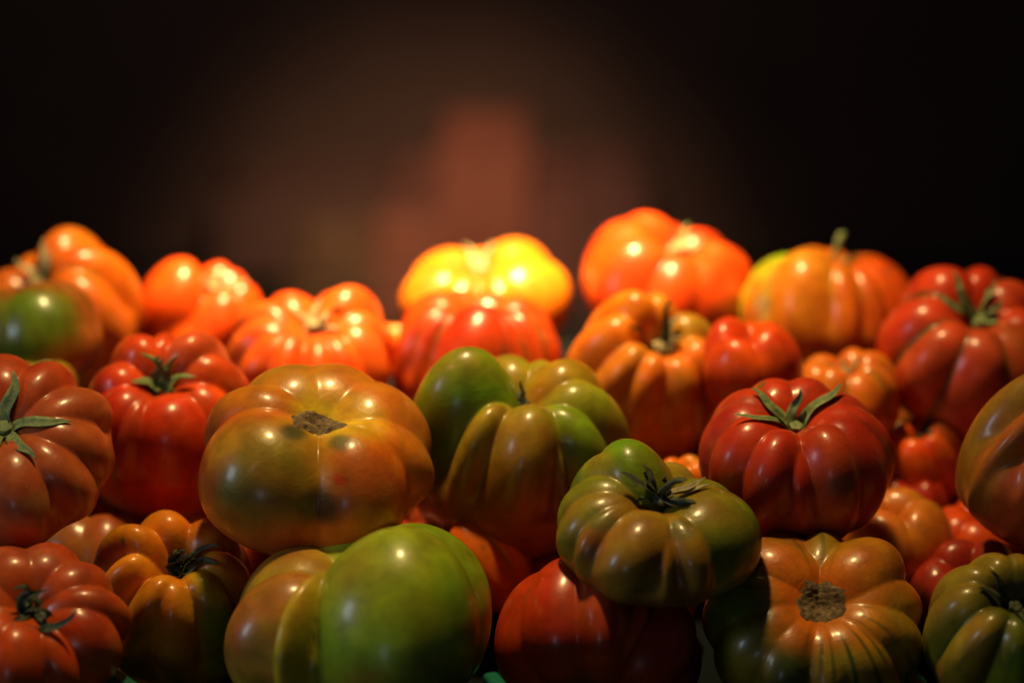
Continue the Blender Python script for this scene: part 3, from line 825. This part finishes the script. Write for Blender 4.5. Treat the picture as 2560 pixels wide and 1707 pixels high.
def divider(ax, ay, bx, by, D_, h):
    a, b = spot3(ax, ay, D_), spot3(bx, by, D_ - .03)
    a, b = TM.inverted() @ a, TM.inverted() @ b
    d = (b - a)
    n = Vector((-d.y, d.x, 0)).normalized() * .0035
    V = []
    for p, sg in ((a, 1), (b, 1), (b, -1), (a, -1)):
        for z in (0.001, 1):
            V.append((p.x + n.x * sg, p.y + n.y * sg, z if z < .5 else max(p.z, .01)))
    o = mesh_object('divider', V, [(0, 2, 3, 1), (2, 4, 5, 3), (4, 6, 7, 5), (6, 0, 1, 7), (1, 3, 5, 7), (0, 6, 4, 2)], M_TRAY, tray, smooth=False)
    md = o.modifiers.new('bevel', 'BEVEL')
    md.width = .002
    md.segments = 3


divider(240, 1528, 345, 1600, .95, 0)
divider(1125, 1540, 1175, 1600, 1.0, 0)
divider(2090, 1530, 2140, 1600, 1.0, 0)

# the lower layer: tomatoes in the gaps, their skins coloured dark as if shaded
rr = random.Random(5)
done = []
for t_ in range(9000):
    r_ = rr.uniform(.021, .032)
    c_ = Vector((rr.uniform(-.30, .30), rr.uniform(.86, 1.24), 0))
    c_.z = 0.060 + (c_.y - 1.0) * .105 + r_ * .9
    if c_.y < .94:
        continue
    if c_.y > 1.10 and -.20 < c_.x < .17:
        continue
    v = CR.inverted() @ (c_ - CAM)
    if 1520 < VW / 2 + v.x / -v.z * K < 1720 and 1280 < VH / 2 - v.y / -v.z * K < 1560:
        continue
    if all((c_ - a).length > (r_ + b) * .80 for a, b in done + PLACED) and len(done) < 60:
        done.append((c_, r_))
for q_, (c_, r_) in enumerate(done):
    v = CR.inverted() @ (c_ - CAM)
    X, Y, D_ = VW / 2 + v.x / -v.z * K, VH / 2 - v.y / -v.z * K, -v.z
    h_ = r_ / D_ * K
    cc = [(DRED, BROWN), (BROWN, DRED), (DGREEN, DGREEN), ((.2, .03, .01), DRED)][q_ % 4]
    tomato('tomato of the lower layer with shade put into its dark colour, mostly buried under the heap', (X - h_, X + h_, Y - h_ * .9, Y + h_ * .9), D_,
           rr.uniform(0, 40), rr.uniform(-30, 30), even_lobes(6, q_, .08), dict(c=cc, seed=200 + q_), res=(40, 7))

# ------------------------------------------------------------------ dark surroundings
def struct(o):
    o['kind'] = 'structure'
    return o


struct(boxed('table', (-0.9, 0.9, 0.55, 1.45, -0.02, 0.026), M_TABLE))
struct(mesh_object('floor', [(-8, -3, -1.0), (8, -3, -1.0), (8, 9, -1.0), (-8, 9, -1.0)], [(0, 1, 2, 3)], M_WALL, smooth=False))
struct(boxed('wall', (-8, 8, 5.2, 5.3, -1.0, 4.0), M_WALL))

# made-up boxes, out of focus; their flat tones stand in for the background glow
def glow_box(label, cat, X, Y0, Y1, Wd, D_, mat, dz=0.22):
    """an open box with a lip, its front facing the heap; X centre, Y0..Y1 front face in the layout, at distance D_"""
    p = spot3(X, (Y0 + Y1) / 2, D_)
    w_, h_ = Wd / K * D_ / 2, (Y1 - Y0) / K * D_ / 2
    root = bpy.data.objects.new(cat, None)
    COL.objects.link(root)
    root.location = (p.x, p.y, p.z - h_)
    t_ = 0.006
    boxed('front_panel', (-w_, w_, 0, t_, 0, 2 * h_), mat, root, .002)
    boxed('back_panel', (-w_, w_, dz - t_, dz, 0, 2 * h_), mat, root, .002)
    boxed('side_panel', (-w_, -w_ + t_, t_ + .001, dz - t_ - .001, 0, 2 * h_), mat, root, .002)
    boxed('side_panel', (w_ - t_, w_, t_ + .001, dz - t_ - .001, 0, 2 * h_), mat, root, .002)
    boxed('base', (-w_ + t_, w_ - t_, t_ + .001, dz - t_ - .001, 0, t_), mat, root, .002)
    boxed('lip', (-w_ - .004, w_ + .004, -.005, -.001, 2 * h_ - .014, 2 * h_ - .002), mat, root, .002)
    root['label'] = label
    root['category'] = cat
    root['group'] = 'made-up blurred boxes for the glow far behind the heap'


def flat_mat(name, c):
    return plant_material(name, tuple(v * .8 for v in c), c, 9, 0.8, 0.2)


glow_box('made-up blurred red crate for the glow in the background centre', 'crate', 1112, 335, 640, 205, 3.20, flat_mat('far_red', (.36, .10, .05)))
glow_box('made-up brick coloured box that softens the glow just left of the red crate', 'box', 955, 440, 600, 130, 3.27, flat_mat('far_brick', (.26, .085, .05)))  # this and the next: in-between colours added to fade the glow's edges
glow_box('made-up brick coloured box that softens the glow just right of the red crate', 'box', 1262, 430, 700, 110, 3.27, flat_mat('far_brick_brown', (.26, .085, .055)))
glow_box('made-up orange brown box for the glow low in the background, left of the red crate', 'box', 960, 590, 760, 230, 3.05, flat_mat('far_orange', (.38, .12, .06)))
glow_box('made-up olive brown box for the glow low in the background above the scalloped tomato', 'box', 760, 610, 760, 190, 3.02, flat_mat('far_olive', (.22, .105, .042)))
glow_box('made-up reddish box for the glow in the background left of centre', 'box', 690, 440, 640, 400, 3.36, flat_mat('far_dark_red', (.18, .075, .045)))
glow_box('made-up brown box for the glow in the background right of the red crate', 'box', 1400, 410, 760, 170, 3.30, flat_mat('far_brown', (.22, .08, .052)))
panel = boxed('back_panel', (-1.6, 1.6, 3.46, 3.48, -1.0, 0.6), plant_material('rusty_panel', (.11, .054, .034), (.16, .075, .045), 3.5, .9, .1))
panel['label'] = 'dull rust brown panel behind the blurred boxes'
panel['category'] = 'panel'
far = boxed('far_table', (-1.2, 1.2, 2.75, 3.45, -.54, spot3(900, 762, 3.2).z - .012), M_BOARD)
far['label'] = 'dark far table carrying the blurred boxes behind the heap'
far['category'] = 'table'

for l, b, wh, sz in REPORT[:0]:
    print('%-40s want %4d x %4d got %4d x %4d sa %.2f' % (l[:40], b[1] - b[0], b[3] - b[2], wh[0], wh[1], sz))
